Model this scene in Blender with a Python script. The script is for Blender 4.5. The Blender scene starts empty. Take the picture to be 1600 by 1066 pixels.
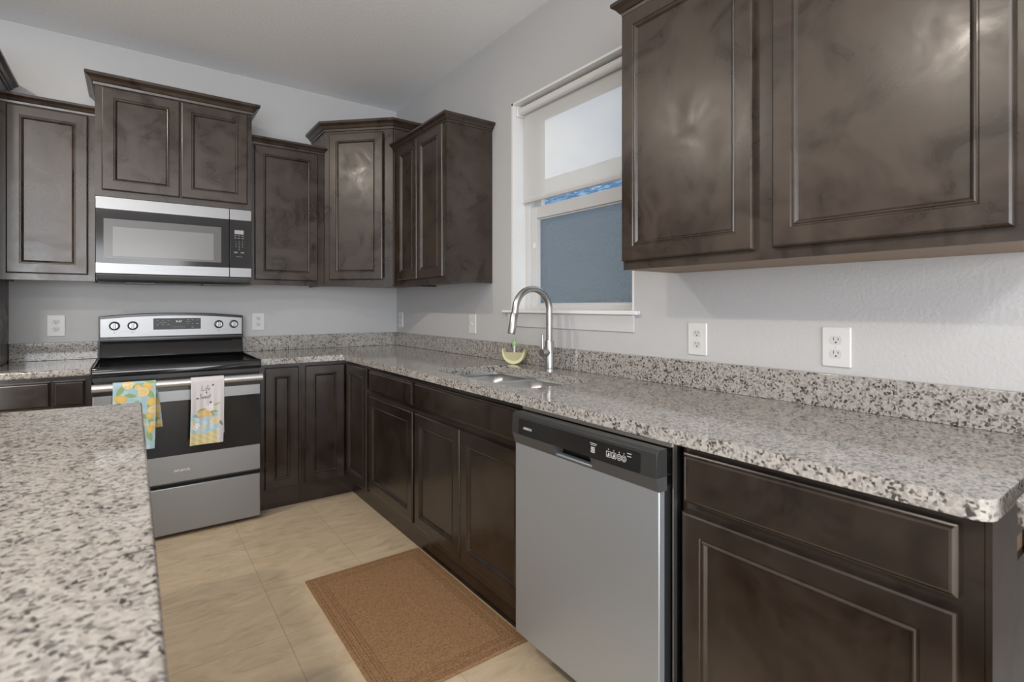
import bpy, bmesh, math, random
from mathutils import Vector, Matrix

random.seed(4)
S = bpy.context.scene
COL = S.collection
PI = math.pi

# ------------------------------------------------------------------ camera
cam_d = bpy.data.cameras.new('camera')
cam = bpy.data.objects.new('camera', cam_d)
COL.objects.link(cam)
cam.location = (-1.7162, -3.9262, 1.219)
cam.rotation_euler = (PI/2, 0, -math.radians(36.147))
cam_d.sensor_width = 36
cam_d.lens = 811.27/1600*36
cam_d.shift_y = -(533-479.2)/1600
cam_d.clip_start = .01
cam_d.dof.use_dof = True
cam_d.dof.focus_distance = 2.5
cam_d.dof.aperture_fstop = 4.5
S.camera = cam

# ------------------------------------------------------------------ exposure, sky, daylight
S.view_settings.view_transform = 'Standard'
S.view_settings.look = 'None'
S.view_settings.gamma = 1
S.view_settings.exposure = -0.31
S.cycles.use_denoising = True
S.cycles.max_bounces = 10
S.cycles.sample_clamp_indirect = 6

W = bpy.data.worlds.new('sky')
S.world = W
W.use_nodes = True
nt = W.node_tree
nt.nodes.clear()
wo = nt.nodes.new('ShaderNodeOutputWorld')
bg = nt.nodes.new('ShaderNodeBackground')
tc = nt.nodes.new('ShaderNodeTexCoord')
nz = nt.nodes.new('ShaderNodeTexNoise')
nz.inputs['Scale'].default_value = 4.0
nz.inputs['Detail'].default_value = 6
cr = nt.nodes.new('ShaderNodeValToRGB')
cr.color_ramp.elements[0].position = .40
cr.color_ramp.elements[0].color = (.50, .62, .80, 1)
cr.color_ramp.elements[1].position = .60
cr.color_ramp.elements[1].color = (.93, .95, 1, 1)
nt.links.new(tc.outputs['Generated'], nz.inputs['Vector'])
nt.links.new(nz.outputs['Fac'], cr.inputs['Fac'])
nt.links.new(cr.outputs['Color'], bg.inputs['Color'])
bg.inputs['Strength'].default_value = 2.7
W.cycles.sampling_method = 'NONE'
nt.links.new(bg.outputs['Background'], wo.inputs['Surface'])

def area(name, loc, rot, sx, sy, power, color=(1, 1, 1)):
    d = bpy.data.lights.new(name, 'AREA')
    d.shape = 'RECTANGLE'
    d.size, d.size_y = sx, sy
    d.energy = power
    d.color = color
    o = bpy.data.objects.new(name, d)
    COL.objects.link(o)
    o.location, o.rotation_euler = loc, rot
    return o
# daylight entering by the openings of the room (sliding door behind, windows at the left)
area('daylight_sliding_door', (-3.25, -7.42, 1.15), (-PI/2, 0, PI), 4.5, 2.1, 268, (.97, .985, 1))

# ------------------------------------------------------------------ mesh helpers
class MB:
    def __init__(s):
        s.v, s.f = [], []
    def add(s, vs, fs):
        o = len(s.v)
        s.v += [tuple(p) for p in vs]
        s.f += [tuple(i+o for i in f) for f in fs]
        return s
    def box(s, x0, x1, y0, y1, z0, z1):
        x0, x1 = sorted((x0, x1)); y0, y1 = sorted((y0, y1)); z0, z1 = sorted((z0, z1))
        vs = [(x, y, z) for z in (z0, z1) for x, y in ((x0, y0), (x1, y0), (x1, y1), (x0, y1))]
        return s.add(vs, [(3, 2, 1, 0), (4, 5, 6, 7), (0, 1, 5, 4), (1, 2, 6, 5), (2, 3, 7, 6), (3, 0, 4, 7)])
    def fbox(s, F, u0, u1, v0, v1, w0, w1):
        vs = [F(u, v, w) for w in (w0, w1) for u, v in ((u0, v0), (u1, v0), (u1, v1), (u0, v1))]
        return s.add(vs, [(3, 2, 1, 0), (4, 5, 6, 7), (0, 1, 5, 4), (1, 2, 6, 5), (2, 3, 7, 6), (3, 0, 4, 7)])
    def prism(s, bottom, top):
        n = len(bottom)
        return s.add(list(bottom)+list(top), [tuple(range(n-1, -1, -1)), tuple(range(n, 2*n))] +
                     [(i, (i+1) % n, n+(i+1) % n, n+i) for i in range(n)])
    def poly_z(s, pts, z0, z1):
        return s.prism([(x, y, z0) for x, y in pts], [(x, y, z1) for x, y in pts])
    def rings(s, rings, cap0=True, cap1=True):
        n = len(rings[0]); o = []
        for r in rings: o += list(r)
        fs = []
        for k in range(len(rings)-1):
            for i in range(n):
                j = (i+1) % n
                fs.append((k*n+i, k*n+j, (k+1)*n+j, (k+1)*n+i))
        if cap0: fs.append(tuple(range(n-1, -1, -1)))
        if cap1: fs.append(tuple(range((len(rings)-1)*n, len(rings)*n)))
        return s.add(o, fs)
    def tube(s, path, r, n=16, caps=True):
        path = [Vector(p) for p in path]
        rad = r if isinstance(r, (list, tuple)) else [r]*len(path)
        rs = []; up = None
        for i, p in enumerate(path):
            t = (path[min(i+1, len(path)-1)]-path[max(i-1, 0)]).normalized()
            if up is None:
                up = Vector((0, 0, 1)) if abs(t.z) < .9 else Vector((1, 0, 0))
            a = t.cross(up).normalized(); b = a.cross(t).normalized(); up = b
            rs.append([p+a*math.cos(2*PI*k/n)*rad[i]+b*math.sin(2*PI*k/n)*rad[i] for k in range(n)])
        return s.rings(rs, caps, caps)
    def lathe(s, O, axis, prof, n=32):
        axis = Vector(axis).normalized()
        up = Vector((0, 0, 1)) if abs(axis.z) < .9 else Vector((1, 0, 0))
        a = axis.cross(up).normalized(); b = axis.cross(a)
        O = Vector(O)
        return s.rings([[O+axis*h+(a*math.cos(2*PI*k/n)+b*math.sin(2*PI*k/n))*max(r, 1e-5) for k in range(n)] for r, h in prof])

def abs_loc(o):
    p = Vector((0, 0, 0))
    while o is not None:
        p = p+Vector(o.location); o = o.parent
    return p

def obj(name, mb, mat, parent=None, smooth=False, bevel=0, seg=2, loc=None, angle=35):
    base = Vector(loc) if loc is not None else (abs_loc(parent) if parent else Vector((0, 0, 0)))
    me = bpy.data.meshes.new(name)
    me.from_pydata([tuple(Vector(p)-base) for p in mb.v], [], mb.f)
    bm = bmesh.new(); bm.from_mesh(me)
    bmesh.ops.recalc_face_normals(bm, faces=bm.faces)
    bm.to_mesh(me); bm.free()
    if mat: me.materials.append(mat)
    o = bpy.data.objects.new(name, me)
    COL.objects.link(o)
    if parent: o.parent = parent
    elif loc is not None: o.location = base
    if bevel:
        m = o.modifiers.new('edge', 'BEVEL'); m.width = bevel; m.segments = seg
        m.limit_method = 'ANGLE'; m.angle_limit = math.radians(angle); m.harden_normals = False
    if smooth or bevel:
        for p in me.polygons: p.use_smooth = True
        try:
            me.set_sharp_from_angle(angle=math.radians(40))
        except Exception: pass
    return o

def thing(name, label, cat, loc, group=None, kind=None):
    o = bpy.data.objects.new(name, None); COL.objects.link(o)
    o.location = loc; o.empty_display_size = .1
    if label: o['label'] = label
    if cat: o['category'] = cat
    if group: o['group'] = group
    if kind: o['kind'] = kind
    return o

def tag(o, label, cat, group=None, kind=None):
    o['label'] = label; o['category'] = cat
    if group: o['group'] = group
    if kind: o['kind'] = kind
    return o

def struct(name, mb, mat, parent=None, **k):
    o = obj(name, mb, mat, parent, **k)
    if not parent: o['kind'] = 'structure'
    return o

class Frame:
    """local axes: u along the width, v up, w outwards"""
    def __init__(s, O, U, Wv, V=(0, 0, 1)):
        s.O, s.U, s.W, s.V = Vector(O), Vector(U).normalized(), Vector(Wv).normalized(), Vector(V).normalized()
    def __call__(s, u, v, w=0):
        return s.O+s.U*u+s.V*v+s.W*w

def split_parts(name, mb, m, parent, key):
    """one object for every cluster of marks"""
    groups = {}
    for f in mb.f:
        c_ = sum((Vector(mb.v[i]) for i in f), Vector((0, 0, 0)))/len(f)
        groups.setdefault(key(c_), []).append(f)
    for fs in groups.values():
        used = sorted({i for f in fs for i in f}); ix = {i: k for k, i in enumerate(used)}
        q = MB().add([mb.v[i] for i in used], [tuple(ix[i] for i in f) for f in fs])
        obj(name, q, m, parent)

def text_mb(txt, F, u, v, size, w=.0004, shear=0, align='CENTER', bold=0):
    c = bpy.data.curves.new('lettering', 'FONT')
    c.body = txt; c.size = size; c.shear = shear; c.align_x = align; c.align_y = 'CENTER'
    c.offset = bold; c.resolution_u = 3
    t = bpy.data.objects.new('lettering', c); COL.objects.link(t)
    dg = bpy.context.evaluated_depsgraph_get()
    me = bpy.data.meshes.new_from_object(t.evaluated_get(dg))
    mb = MB()
    mb.add([F(u+p.co.x, v+p.co.y, w) for p in me.vertices], [tuple(p.vertices) for p in me.polygons])
    bpy.data.objects.remove(t); bpy.data.curves.remove(c); bpy.data.meshes.remove(me)
    return mb

def rrect(u0, u1, v0, v1, r, n=6):
    pts = []
    for cx, cy, a in ((u1-r, v0+r, -PI/2), (u1-r, v1-r, 0), (u0+r, v1-r, PI/2), (u0+r, v0+r, PI)):
        for k in range(n+1):
            t = a+PI/2*k/n
            pts.append((cx+r*math.cos(t), cy+r*math.sin(t)))
    return pts

def sweep(path, prof):
    """path: xy points, outward = right-hand side of travel; prof: (d outwards, z)"""
    P = [Vector((p[0], p[1])) for p in path]
    rings = []
    for i, p in enumerate(P):
        ns = []
        for a, b in ((i-1, i), (i, i+1)):
            if a >= 0 and b < len(P):
                d = (P[b]-P[a]).normalized(); ns.append(Vector((d.y, -d.x)))
        n = sum(ns, Vector((0, 0)))
        n = n.normalized()
        n = n/n.dot(ns[0])
        rings.append([(p.x+n.x*d, p.y+n.y*d, z) for d, z in prof])
    return MB().rings(rings)

# ------------------------------------------------------------------ materials
def mat(name):
    m = bpy.data.materials.new(name); m.use_nodes = True
    n = m.node_tree.nodes; l = m.node_tree.links
    b = n['Principled BSDF']
    return m, n, l, b

def simple(name, col, rough=.5, metal=0, spec=.5, trans=0, emit=None, es=0, ior=1.5, coat=0):
    m, n, l, b = mat(name)
    b.inputs['Base Color'].default_value = (*col, 1)
    b.inputs['Roughness'].default_value = rough
    b.inputs['Metallic'].default_value = metal
    b.inputs['Specular IOR Level'].default_value = spec
    b.inputs['Transmission Weight'].default_value = trans
    b.inputs['IOR'].default_value = ior
    b.inputs['Coat Weight'].default_value = coat
    if emit:
        b.inputs['Emission Color'].default_value = (*emit, 1)
        b.inputs['Emission Strength'].default_value = es
    return m

def nd(n, t, **k):
    x = n.new(t)
    for a, v in k.items():
        if a in x.inputs.keys() if not hasattr(x, a) else False: x.inputs[a].default_value = v
        else: setattr(x, a, v)
    return x

def ramp(n, stops, interp='LINEAR'):
    r = n.new('ShaderNodeValToRGB'); r.color_ramp.interpolation = interp
    e = r.color_ramp.elements
    while len(e) < len(stops): e.new(.5)
    for q, (p, c) in zip(e, stops):
        q.position = p; q.color = (*c, 1) if len(c) == 3 else c
    return r

def noise(n, l, vec, scale, detail=4, rough=.5, dist=0):
    t = n.new('ShaderNodeTexNoise')
    t.inputs['Scale'].default_value = scale; t.inputs['Detail'].default_value = detail
    t.inputs['Roughness'].default_value = rough; t.inputs['Distortion'].default_value = dist
    if vec is not None: l.new(vec, t.inputs['Vector'])
    return t

def coords(n, l, scale=(1, 1, 1), loc=(0, 0, 0), kind='Object'):
    c = n.new('ShaderNodeTexCoord'); mp = n.new('ShaderNodeMapping')
    mp.inputs['Scale'].default_value = scale; mp.inputs['Location'].default_value = loc
    l.new(c.outputs[kind], mp.inputs['Vector'])
    return mp.outputs['Vector']

def bump(n, l, b, h, strength, dist=.01):
    u = n.new('ShaderNodeBump'); u.inputs['Strength'].default_value = strength; u.inputs['Distance'].default_value = dist
    l.new(h, u.inputs['Height']); l.new(u.outputs['Normal'], b.inputs['Normal'])

def make_paint(name, col, scale, strength):
    m, n, l, b = mat(name)
    v = coords(n, l)
    b.inputs['Base Color'].default_value = (*col, 1); b.inputs['Roughness'].default_value = .7
    b.inputs['Specular IOR Level'].default_value = .3
    t = noise(n, l, v, scale, 3)
    bump(n, l, b, t.outputs['Fac'], strength, .004)
    return m
M = {}
M['wall'] = make_paint('wall_paint', (.51, .51, .515), 95, .35)
M['ceiling'] = make_paint('ceiling_paint', (.86, .875, .90), 60, .5)
M['white_trim'] = simple('white_trim_paint', (.80, .80, .80), .35)
M['vinyl'] = simple('backlit_white_vinyl', (.62, .62, .62), .35)  # white vinyl greyed in its colour for the backlight behind the frame

def make_wood(name, dark, light, haze, h0, h1, r0, r1, spec=.6):
    """stained wood: fine grain, with smudgy patches and a hazy sheen mixed into the colour"""
    m, n, l, b = mat(name)
    g = noise(n, l, coords(n, l, (14, 14, 1.2)), 3, 5, .6, .2)
    r = ramp(n, [(.3, dark), (.7, light)])
    l.new(g.outputs['Fac'], r.inputs['Fac'])
    k = noise(n, l, coords(n, l), 6.5, 6, .60, .9)
    mk = n.new('ShaderNodeMapRange'); mk.inputs['From Min'].default_value = .37; mk.inputs['From Max'].default_value = .59
    mk.inputs['To Min'].default_value = h0; mk.inputs['To Max'].default_value = h1
    l.new(k.outputs['Fac'], mk.inputs['Value'])
    mx = n.new('ShaderNodeMix'); mx.data_type = 'RGBA'
    l.new(mk.outputs['Result'], mx.inputs['Factor']); l.new(r.outputs['Color'], mx.inputs['A']); mx.inputs['B'].default_value = (*haze, 1)
    l.new(mx.outputs['Result'], b.inputs['Base Color'])
    rr = n.new('ShaderNodeMapRange'); rr.inputs['From Min'].default_value = .3; rr.inputs['From Max'].default_value = .7
    rr.inputs['To Min'].default_value = r0; rr.inputs['To Max'].default_value = r1
    l.new(k.outputs['Fac'], rr.inputs['Value']); l.new(rr.outputs['Result'], b.inputs['Roughness'])
    b.inputs['Specular IOR Level'].default_value = spec
    return m
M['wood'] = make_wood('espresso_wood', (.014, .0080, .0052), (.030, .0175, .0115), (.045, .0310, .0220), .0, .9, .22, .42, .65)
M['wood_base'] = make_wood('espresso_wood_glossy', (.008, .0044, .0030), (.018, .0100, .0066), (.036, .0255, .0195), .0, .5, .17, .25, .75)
M['raw_wood'] = make_wood('raw_maple', (.24, .165, .11), (.31, .215, .145), (.3, .21, .14), 0, .5, .5, .6, .4)
M['toe'] = simple('toe_kick_board', (.040, .031, .027), .5)

def make_granite():
    m, n, l, b = mat('speckled_granite')
    v = coords(n, l)
    w = noise(n, l, v, 60, 3)
    add = n.new('ShaderNodeVectorMath'); add.operation = 'MULTIPLY_ADD'
    l.new(w.outputs['Color'], add.inputs[0]); add.inputs[1].default_value = (.012, .012, .012); l.new(v, add.inputs[2])
    vo = n.new('ShaderNodeTexVoronoi'); vo.inputs['Scale'].default_value = 185
    l.new(add.outputs[0], vo.inputs['Vector'])
    sx = n.new('ShaderNodeSeparateColor'); l.new(vo.outputs['Color'], sx.inputs['Color'])
    big = noise(n, l, v, 40, 3)
    ma = n.new('ShaderNodeMath'); ma.operation = 'MULTIPLY_ADD'
    l.new(big.outputs['Fac'], ma.inputs[0]); ma.inputs[1].default_value = .9
    l.new(sx.outputs['Red'], ma.inputs[2])
    r = ramp(n, [(0, (.04, .039, .038)), (.34, (.055, .053, .051)), (.43, (.14, .132, .125)), (.54, (.27, .252, .236)),
                 (.68, (.335, .31, .288)), (.85, (.385, .362, .337)), (1, (.42, .40, .377))], 'LINEAR')
    dv = n.new('ShaderNodeMath'); dv.operation = 'MULTIPLY'; dv.inputs[1].default_value = .72
    l.new(ma.outputs[0], dv.inputs[0]); l.new(dv.outputs[0], r.inputs['Fac'])
    l.new(r.outputs['Color'], b.inputs['Base Color'])
    b.inputs['Roughness'].default_value = .08
    return m
M['granite'] = make_granite()

def make_tile():
    m, n, l, b = mat('beige_floor_tile')
    P = .42
    v = coords(n, l, (1, 1, 1), (1.258+P*10, 1.455+P*20, 0))
    br = n.new('ShaderNodeTexBrick'); br.offset = 0; br.squash = 1
    br.inputs['Scale'].default_value = 1; br.inputs['Brick Width'].default_value = P; br.inputs['Row Height'].default_value = P
    br.inputs['Mortar Size'].default_value = .0022; br.inputs['Mortar Smooth'].default_value = .3
    br.inputs['Bias'].default_value = 0
    br.inputs['Color1'].default_value = (1, 1, 1, 1); br.inputs['Color2'].default_value = (.93, .93, .93, 1)
    br.inputs['Mortar'].default_value = (.74, .72, .69, 1)
    l.new(v, br.inputs['Vector'])
    k = noise(n, l, coords(n, l, (1, 2.2, 1)), 5, 8, .62, 1.6)
    r = ramp(n, [(.28, (.41, .32, .215)), (.45, (.52, .415, .29)), (.62, (.58, .475, .34)), (.8, (.62, .52, .39))])
    l.new(k.outputs['Fac'], r.inputs['Fac'])
    mx = n.new('ShaderNodeMix'); mx.data_type = 'RGBA'; mx.blend_type = 'MULTIPLY'; mx.inputs['Factor'].default_value = 1
    l.new(r.outputs['Color'], mx.inputs['A']); l.new(br.outputs['Color'], mx.inputs['B'])
    l.new(mx.outputs['Result'], b.inputs['Base Color'])
    b.inputs['Roughness'].default_value = .42
    return m
M['tile'] = make_tile()

def make_steel(name, col, rough, axis, metal=1):
    m, n, l, b = mat(name)
    sc = {'z': (120, 120, 1.5), 'x': (1.5, 120, 120), 'y': (120, 1.5, 120)}[axis]
    t = noise(n, l, coords(n, l, sc), 6, 4)
    b.inputs['Metallic'].default_value = metal; b.inputs['Base Color'].default_value = (*col, 1)
    rr = n.new('ShaderNodeMapRange'); rr.inputs['To Min'].default_value = rough-.05; rr.inputs['To Max'].default_value = rough+.06
    l.new(t.outputs['Fac'], rr.inputs['Value']); l.new(rr.outputs['Result'], b.inputs['Roughness'])
    bump(n, l, b, t.outputs['Fac'], .02, .001)
    return m
M['steel'] = make_steel('brushed_stainless', (.29, .292, .297), .38, 'x')
M['steel_v'] = make_steel('brushed_stainless_vertical', (.42, .45, .49), .42, 'z', .72)
M['sink_steel'] = simple('satin_sink_steel', (.50, .50, .50), .34, .85)
M['handle_steel'] = simple('satin_handle_steel', (.62, .62, .62), .38, .85)
M['knob_metal'] = simple('knob_metal', (.36, .36, .36), .35, 1)
M['nickel'] = simple('brushed_nickel', (.52, .515, .505), .30, 1)
M['black_glass'] = simple('black_glass', (.012, .012, .013), .06)
M['oven_glass'] = simple('oven_door_glass', (.016, .016, .017), .10, spec=.3)
M['black'] = simple('black_enamel', (.010, .010, .011), .22)
M['black_plastic'] = simple('black_plastic', (.016, .016, .017), .38)
M['charcoal'] = simple('charcoal_plastic', (.060, .061, .063), .34)
M['graphite'] = simple('graphite_plastic', (.030, .031, .032), .3)
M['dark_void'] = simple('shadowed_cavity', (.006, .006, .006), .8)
M['mw_outer'] = simple('smoked_glass', (.022, .022, .024), .10)
M['mw_frame'] = simple('window_screen_border', (.12, .12, .12), .18)
M['mw_screen'] = simple('perforated_screen', (.20, .20, .205), .2)  # mesh grey, with the bright room's reflection put into the colour
M['lcd'] = simple('pale_lcd', (.33, .33, .33), .3)
M['ink'] = simple('pale_print', (.55, .55, .55), .5)
M['ink_dim'] = simple('grey_print', (.22, .22, .22), .5)
M['ink_dark'] = simple('dark_print', (.12, .12, .12), .5)
M['digits'] = simple('lit_digits', (.6, .6, .6), .4, emit=(1, 1, 1), es=.35)
M['plate'] = simple('white_plastic', (.66, .66, .66), .35)
M['plate_groove'] = simple('outlet_face', (.58, .58, .58), .4)
M['slot'] = simple('outlet_slot', (.03, .03, .03), .6)

# ------------------------------------------------------------------ room shell
H = 2.785
WY0, WY1, WZ0, WZ1 = -2.455, -1.571, 1.196, 2.356     # window opening in the wall with the sink
RX, RY = -7.0, -7.5
struct('floor', MB().box(RX, .2, RY, .2, -.1, 0), M['tile'])
struct('ceiling', MB().box(RX, .2, RY, .2, H, H+.1), M['ceiling'])
struct('wall_back', MB().box(RX, .2, 0, .15, 0, H), M['wall'])
wr = MB()
wr.box(0, .2, RY, WY0, 0, H).box(0, .2, WY1, 0, 0, H).box(0, .2, WY0, WY1, 0, WZ0).box(0, .2, WY0, WY1, WZ1, H)
struct('wall_right', wr, M['wall'])
wl = MB()
wl.box(RX-.1, RX, RY, -5.9, 0, H).box(RX-.1, RX, -2.9, .0, 0, H).box(RX-.1, RX, -5.9, -2.9, 0, .75).box(RX-.1, RX, -5.9, -2.9, 2.25, H)
struct('wall_left', wl, M['wall'])
wf = MB()
wf.box(RX, -5.55, RY-.1, RY, 0, H).box(-.95, .2, RY-.1, RY, 0, H).box(-5.55, -.95, RY-.1, RY, 2.25, H)
struct('wall_front', wf, M['wall'])

# recessed ceiling lights over the island
def can_light(x, y, label):
    t = thing('recessed_light', label, 'ceiling light', (x, y, H), 'recessed ceiling lights')
    obj('trim_ring', MB().lathe((x, y, H), (0, 0, -1), [(.060, 0), (.085, 0), (.085, .004), (.062, .006), (.058, .002)]), M['white_trim'], t, smooth=True)
    obj('lens', MB().lathe((x, y, H-.001), (0, 0, -1), [(.058, 0), (.058, .002)]), simple('warm_lens', (1, .9, .75), .5, emit=(1, .86, .70), es=4), t)
    d = bpy.data.lights.new('bulb', 'AREA'); d.shape = 'DISK'; d.size = .15; d.energy = 37; d.color = (1, .90, .78)
    o = bpy.data.objects.new('bulb', d); COL.objects.link(o); o.location = (0, 0, -.009); o.parent = t
can_light(-2.80, -1.36, 'round recessed ceiling light above the far end of the island')
can_light(-2.80, -3.05, 'round recessed ceiling light above the near end of the island')
def fill_light(x, y, label):  # unseen fill lamp, added to brighten worktops and floor from above
    t = thing('fill_light', label, 'ceiling light', (x, y, H))
    obj('housing', MB().box(x-.62, x+.62, y-.22, y+.22, H-.03, H-.0005), M['white_trim'], t, bevel=.006)
    obj('diffuser', MB().box(x-.58, x+.58, y-.18, y+.18, H-.075, H-.03), simple('fill_diffuser', (.9, .9, .9), .5, emit=(1, .98, .95), es=4), t, bevel=.02, seg=4)
    d = bpy.data.lights.new('fill_lamp', 'AREA'); d.shape = 'RECTANGLE'; d.size = 1.16; d.size_y = .36; d.energy = 60; d.color = (1, .98, .95)
    o = bpy.data.objects.new('fill_lamp', d); COL.objects.link(o); o.location = (0, 0, -.08); o.parent = t
fill_light(-2.5, -5.1, 'long white fill light added on the ceiling behind the viewer')

# ------------------------------------------------------------------ the window over the sink
win = thing('window_1', None, None, (0, (WY0+WY1)/2, WZ0), kind='structure')
jm = MB()
T = .012
jm.box(.001, .16, WY1-T, WY1, WZ0, WZ1).box(.001, .16, WY0, WY0+T, WZ0, WZ1).box(.001, .16, WY0, WY1, WZ1-T, WZ1).box(.001, .16, WY0, WY1, WZ0, WZ0+.004)
obj('jamb_lining', jm, M['white_trim'], win)
def rect_frame(mb, x0, x1, y0, y1, z0, z1, b, t=None, bt=None):
    t = b if t is None else t; bt = b if bt is None else bt
    mb.box(x0, x1, y0, y0+b, z0, z1).box(x0, x1, y1-b, y1, z0, z1).box(x0, x1, y0+b, y1-b, z1-t, z1).box(x0, x1, y0+b, y1-b, z0, z0+bt)
    return mb
A0, A1 = WY0+T, WY1-T
obj('window_frame', rect_frame(MB(), .092, .16, A0, A1, WZ0+.004, WZ1-T, .040, .04, .016), M['vinyl'], win, bevel=.003)
obj('upper_sash', rect_frame(MB(), .130, .155, A0+.035, A1-.035, 1.74, WZ1-T-.03, .062, .05, .035), M['vinyl'], win, bevel=.003)
ls = obj('lower_sash', rect_frame(MB(), .100, .126, A0+.036, A1-.036, WZ0+.016, 1.775, .052, .066, .018), M['vinyl'], win, bevel=.003)
obj('sash_bead', rect_frame(MB(), .112, .124, A0+.085, A1-.085, WZ0+.030, 1.713, .012), M['vinyl'], ls, bevel=.002)
obj('sash_latch', MB().box(.094, .101, A1-.078, A1-.066, 1.545, 1.575), M['white_trim'], win, bevel=.002)
glass, gn, gl, gb = mat('clear_pane')
gn.clear()
go_ = gn.new('ShaderNodeOutputMaterial'); gm = gn.new('ShaderNodeMixShader'); gt = gn.new('ShaderNodeBsdfTransparent'); gg = gn.new('ShaderNodeBsdfGlossy')
gg.inputs['Roughness'].default_value = .02
gt.inputs['Color'].default_value = (.95, .97, .97, 1)
gm.inputs[0].default_value = .012; gl.new(gt.outputs[0], gm.inputs[1]); gl.new(gg.outputs[0], gm.inputs[2]); gl.new(gm.outputs[0], go_.inputs['Surface'])
obj('window_pane', MB().box(.116, .119, A0+.09, A1-.09, WZ0+.035, 1.712), glass, ls)
obj('window_pane', MB().box(.141, .144, A0+.09, A1-.09, 1.77, WZ1-.07), glass, win)
scr, sn, sl, sb = mat('insect_screen')
sn.clear()
so = sn.new('ShaderNodeOutputMaterial'); sm = sn.new('ShaderNodeMixShader'); st = sn.new('ShaderNodeBsdfTransparent'); sd = sn.new('ShaderNodeBsdfDiffuse')
sd.inputs['Color'].default_value = (.22, .22, .22, 1); sm.inputs[0].default_value = .38
sl.new(st.outputs[0], sm.inputs[1]); sl.new(sd.outputs[0], sm.inputs[2]); sl.new(sm.outputs[0], so.inputs['Surface'])
obj('insect_screen', MB().box(.158, .1595, A0+.04, A1-.04, WZ0+.02, 1.745), scr, win)
sill = MB()
sill.poly_z([(-.030, WY0-.035), (-.030, WY1+.055), (-.0005, WY1+.055), (-.0005, WY1-.002), (.092, WY1-.002), (.092, WY0+.002), (-.0005, WY0+.002), (-.0005, WY0-.035)], WZ0-.012, WZ0+.0055)
obj('window_sill', sill, M['white_trim'], win, bevel=.004)
obj('sill_apron', sweep([(-.0005, WY1+.02), (-.0005, WY0-.005)], [(0, 1.108), (.008, 1.110), (.010, 1.13), (.010, 1.165), (.016, 1.176), (.016, 1.183), (0, 1.183)]), simple('apron_paint', (.60, .60, .605), .45), win, bevel=.001)

# roller shade
fab, fn, fl, fb = mat('solar_shade_fabric')
fn.clear()
fo = fn.new('ShaderNodeOutputMaterial')
f1 = fn.new('ShaderNodeMixShader'); f2 = fn.new('ShaderNodeMixShader')
ft = fn.new('ShaderNodeBsdfTransparent'); fd = fn.new('ShaderNodeBsdfDiffuse'); fx = fn.new('ShaderNodeBsdfTranslucent')
ft.inputs['Color'].default_value = (1, 1, 1, 1)
fd.inputs['Color'].default_value = (.86, .85, .83, 1); fx.inputs['Color'].default_value = (.72, .71, .69, 1)
wv = noise(fn, fl, coords(fn, fl, (1, 1, 1)), 900, 1)
mr = fn.new('ShaderNodeMapRange'); mr.inputs['To Min'].default_value = .56; mr.inputs['To Max'].default_value = .66
fl.new(wv.outputs['Fac'], mr.inputs['Value'])
f1.inputs[0].default_value = .22
fl.new(fd.outputs[0], f1.inputs[1]); fl.new(fx.outputs[0], f1.inputs[2])
fl.new(mr.outputs['Result'], f2.inputs[0]); fl.new(ft.outputs[0], f2.inputs[1]); fl.new(f1.outputs[0], f2.inputs[2])
fl.new(f2.outputs[0], fo.inputs['Surface'])
sh = thing('roller_shade', 'white see-through roller shade drawn halfway down the window over the sink', 'window shade', (.05, (WY0+WY1)/2, 2.33))
B0, B1 = WY0+.022, WY1-.022
obj('roller_tube', MB().tube([(.046, B0+.006, 2.312), (.046, B1-.006, 2.312)], .021, 24), simple('shade_roll_fabric', (.70, .69, .67), .8), sh, smooth=True)
for yb in (B1-.004, B0-.004):
    obj('bracket', MB().box(.022, .072, yb, yb+.008, 2.285, 2.343), M['white_trim'], sh, bevel=.003)
obj('fabric', MB().box(.0655, .0662, B0+.008, B1-.008, 1.81, 2.31), fab, sh)
obj('hem_bar', MB().box(.060, .0715, B0+.008, B1-.008, 1.797, 1.813), simple('hem_fabric', (.62, .59, .56), .7), sh, bevel=.003)

# the house next door and the ground outside
nh, nn, nl, nb = mat('blue_grey_stucco')
t = noise(nn, nl, coords(nn, nl), 22, 5)
bump(nn, nl, nb, t.outputs['Fac'], .9, .03)
nb.inputs['Base Color'].default_value = (.27, .315, .36, 1); nb.inputs['Roughness'].default_value = .9
house = thing('house', 'blue-grey stucco house wall seen through the window over the sink', 'house', (5, 1, -.2))
obj('wall', MB().box(3.0, 9, -7, 9, -.2, 2.62), nh, house)
fz, fzn, fzl, fzb = mat('blue_frieze')
kk = noise(fzn, fzl, coords(fzn, fzl, (1, 2.0, 14)), 3, 5, .6, 1)
rz = ramp(fzn, [(.36, (.035, .085, .15)), (.52, (.09, .19, .31)), (.68, (.36, .47, .58))])
fzl.new(kk.outputs['Fac'], rz.inputs['Fac']); fzl.new(rz.outputs['Color'], fzb.inputs['Base Color'])
fzb.inputs['Roughness'].default_value = .5
obj('frieze_board', MB().box(2.97, 9, -7, 9, 2.62, 2.80), fz, house)
obj('fascia_board', MB().box(2.94, 9, -7, 9, 2.80, 3.0), simple('beige_fascia', (.52, .48, .42), .7), house)
gd = struct('ground', MB().box(.2, 14, -9, 11, -.4, -.2), simple('lawn', (.10, .14, .06), .9))

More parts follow.
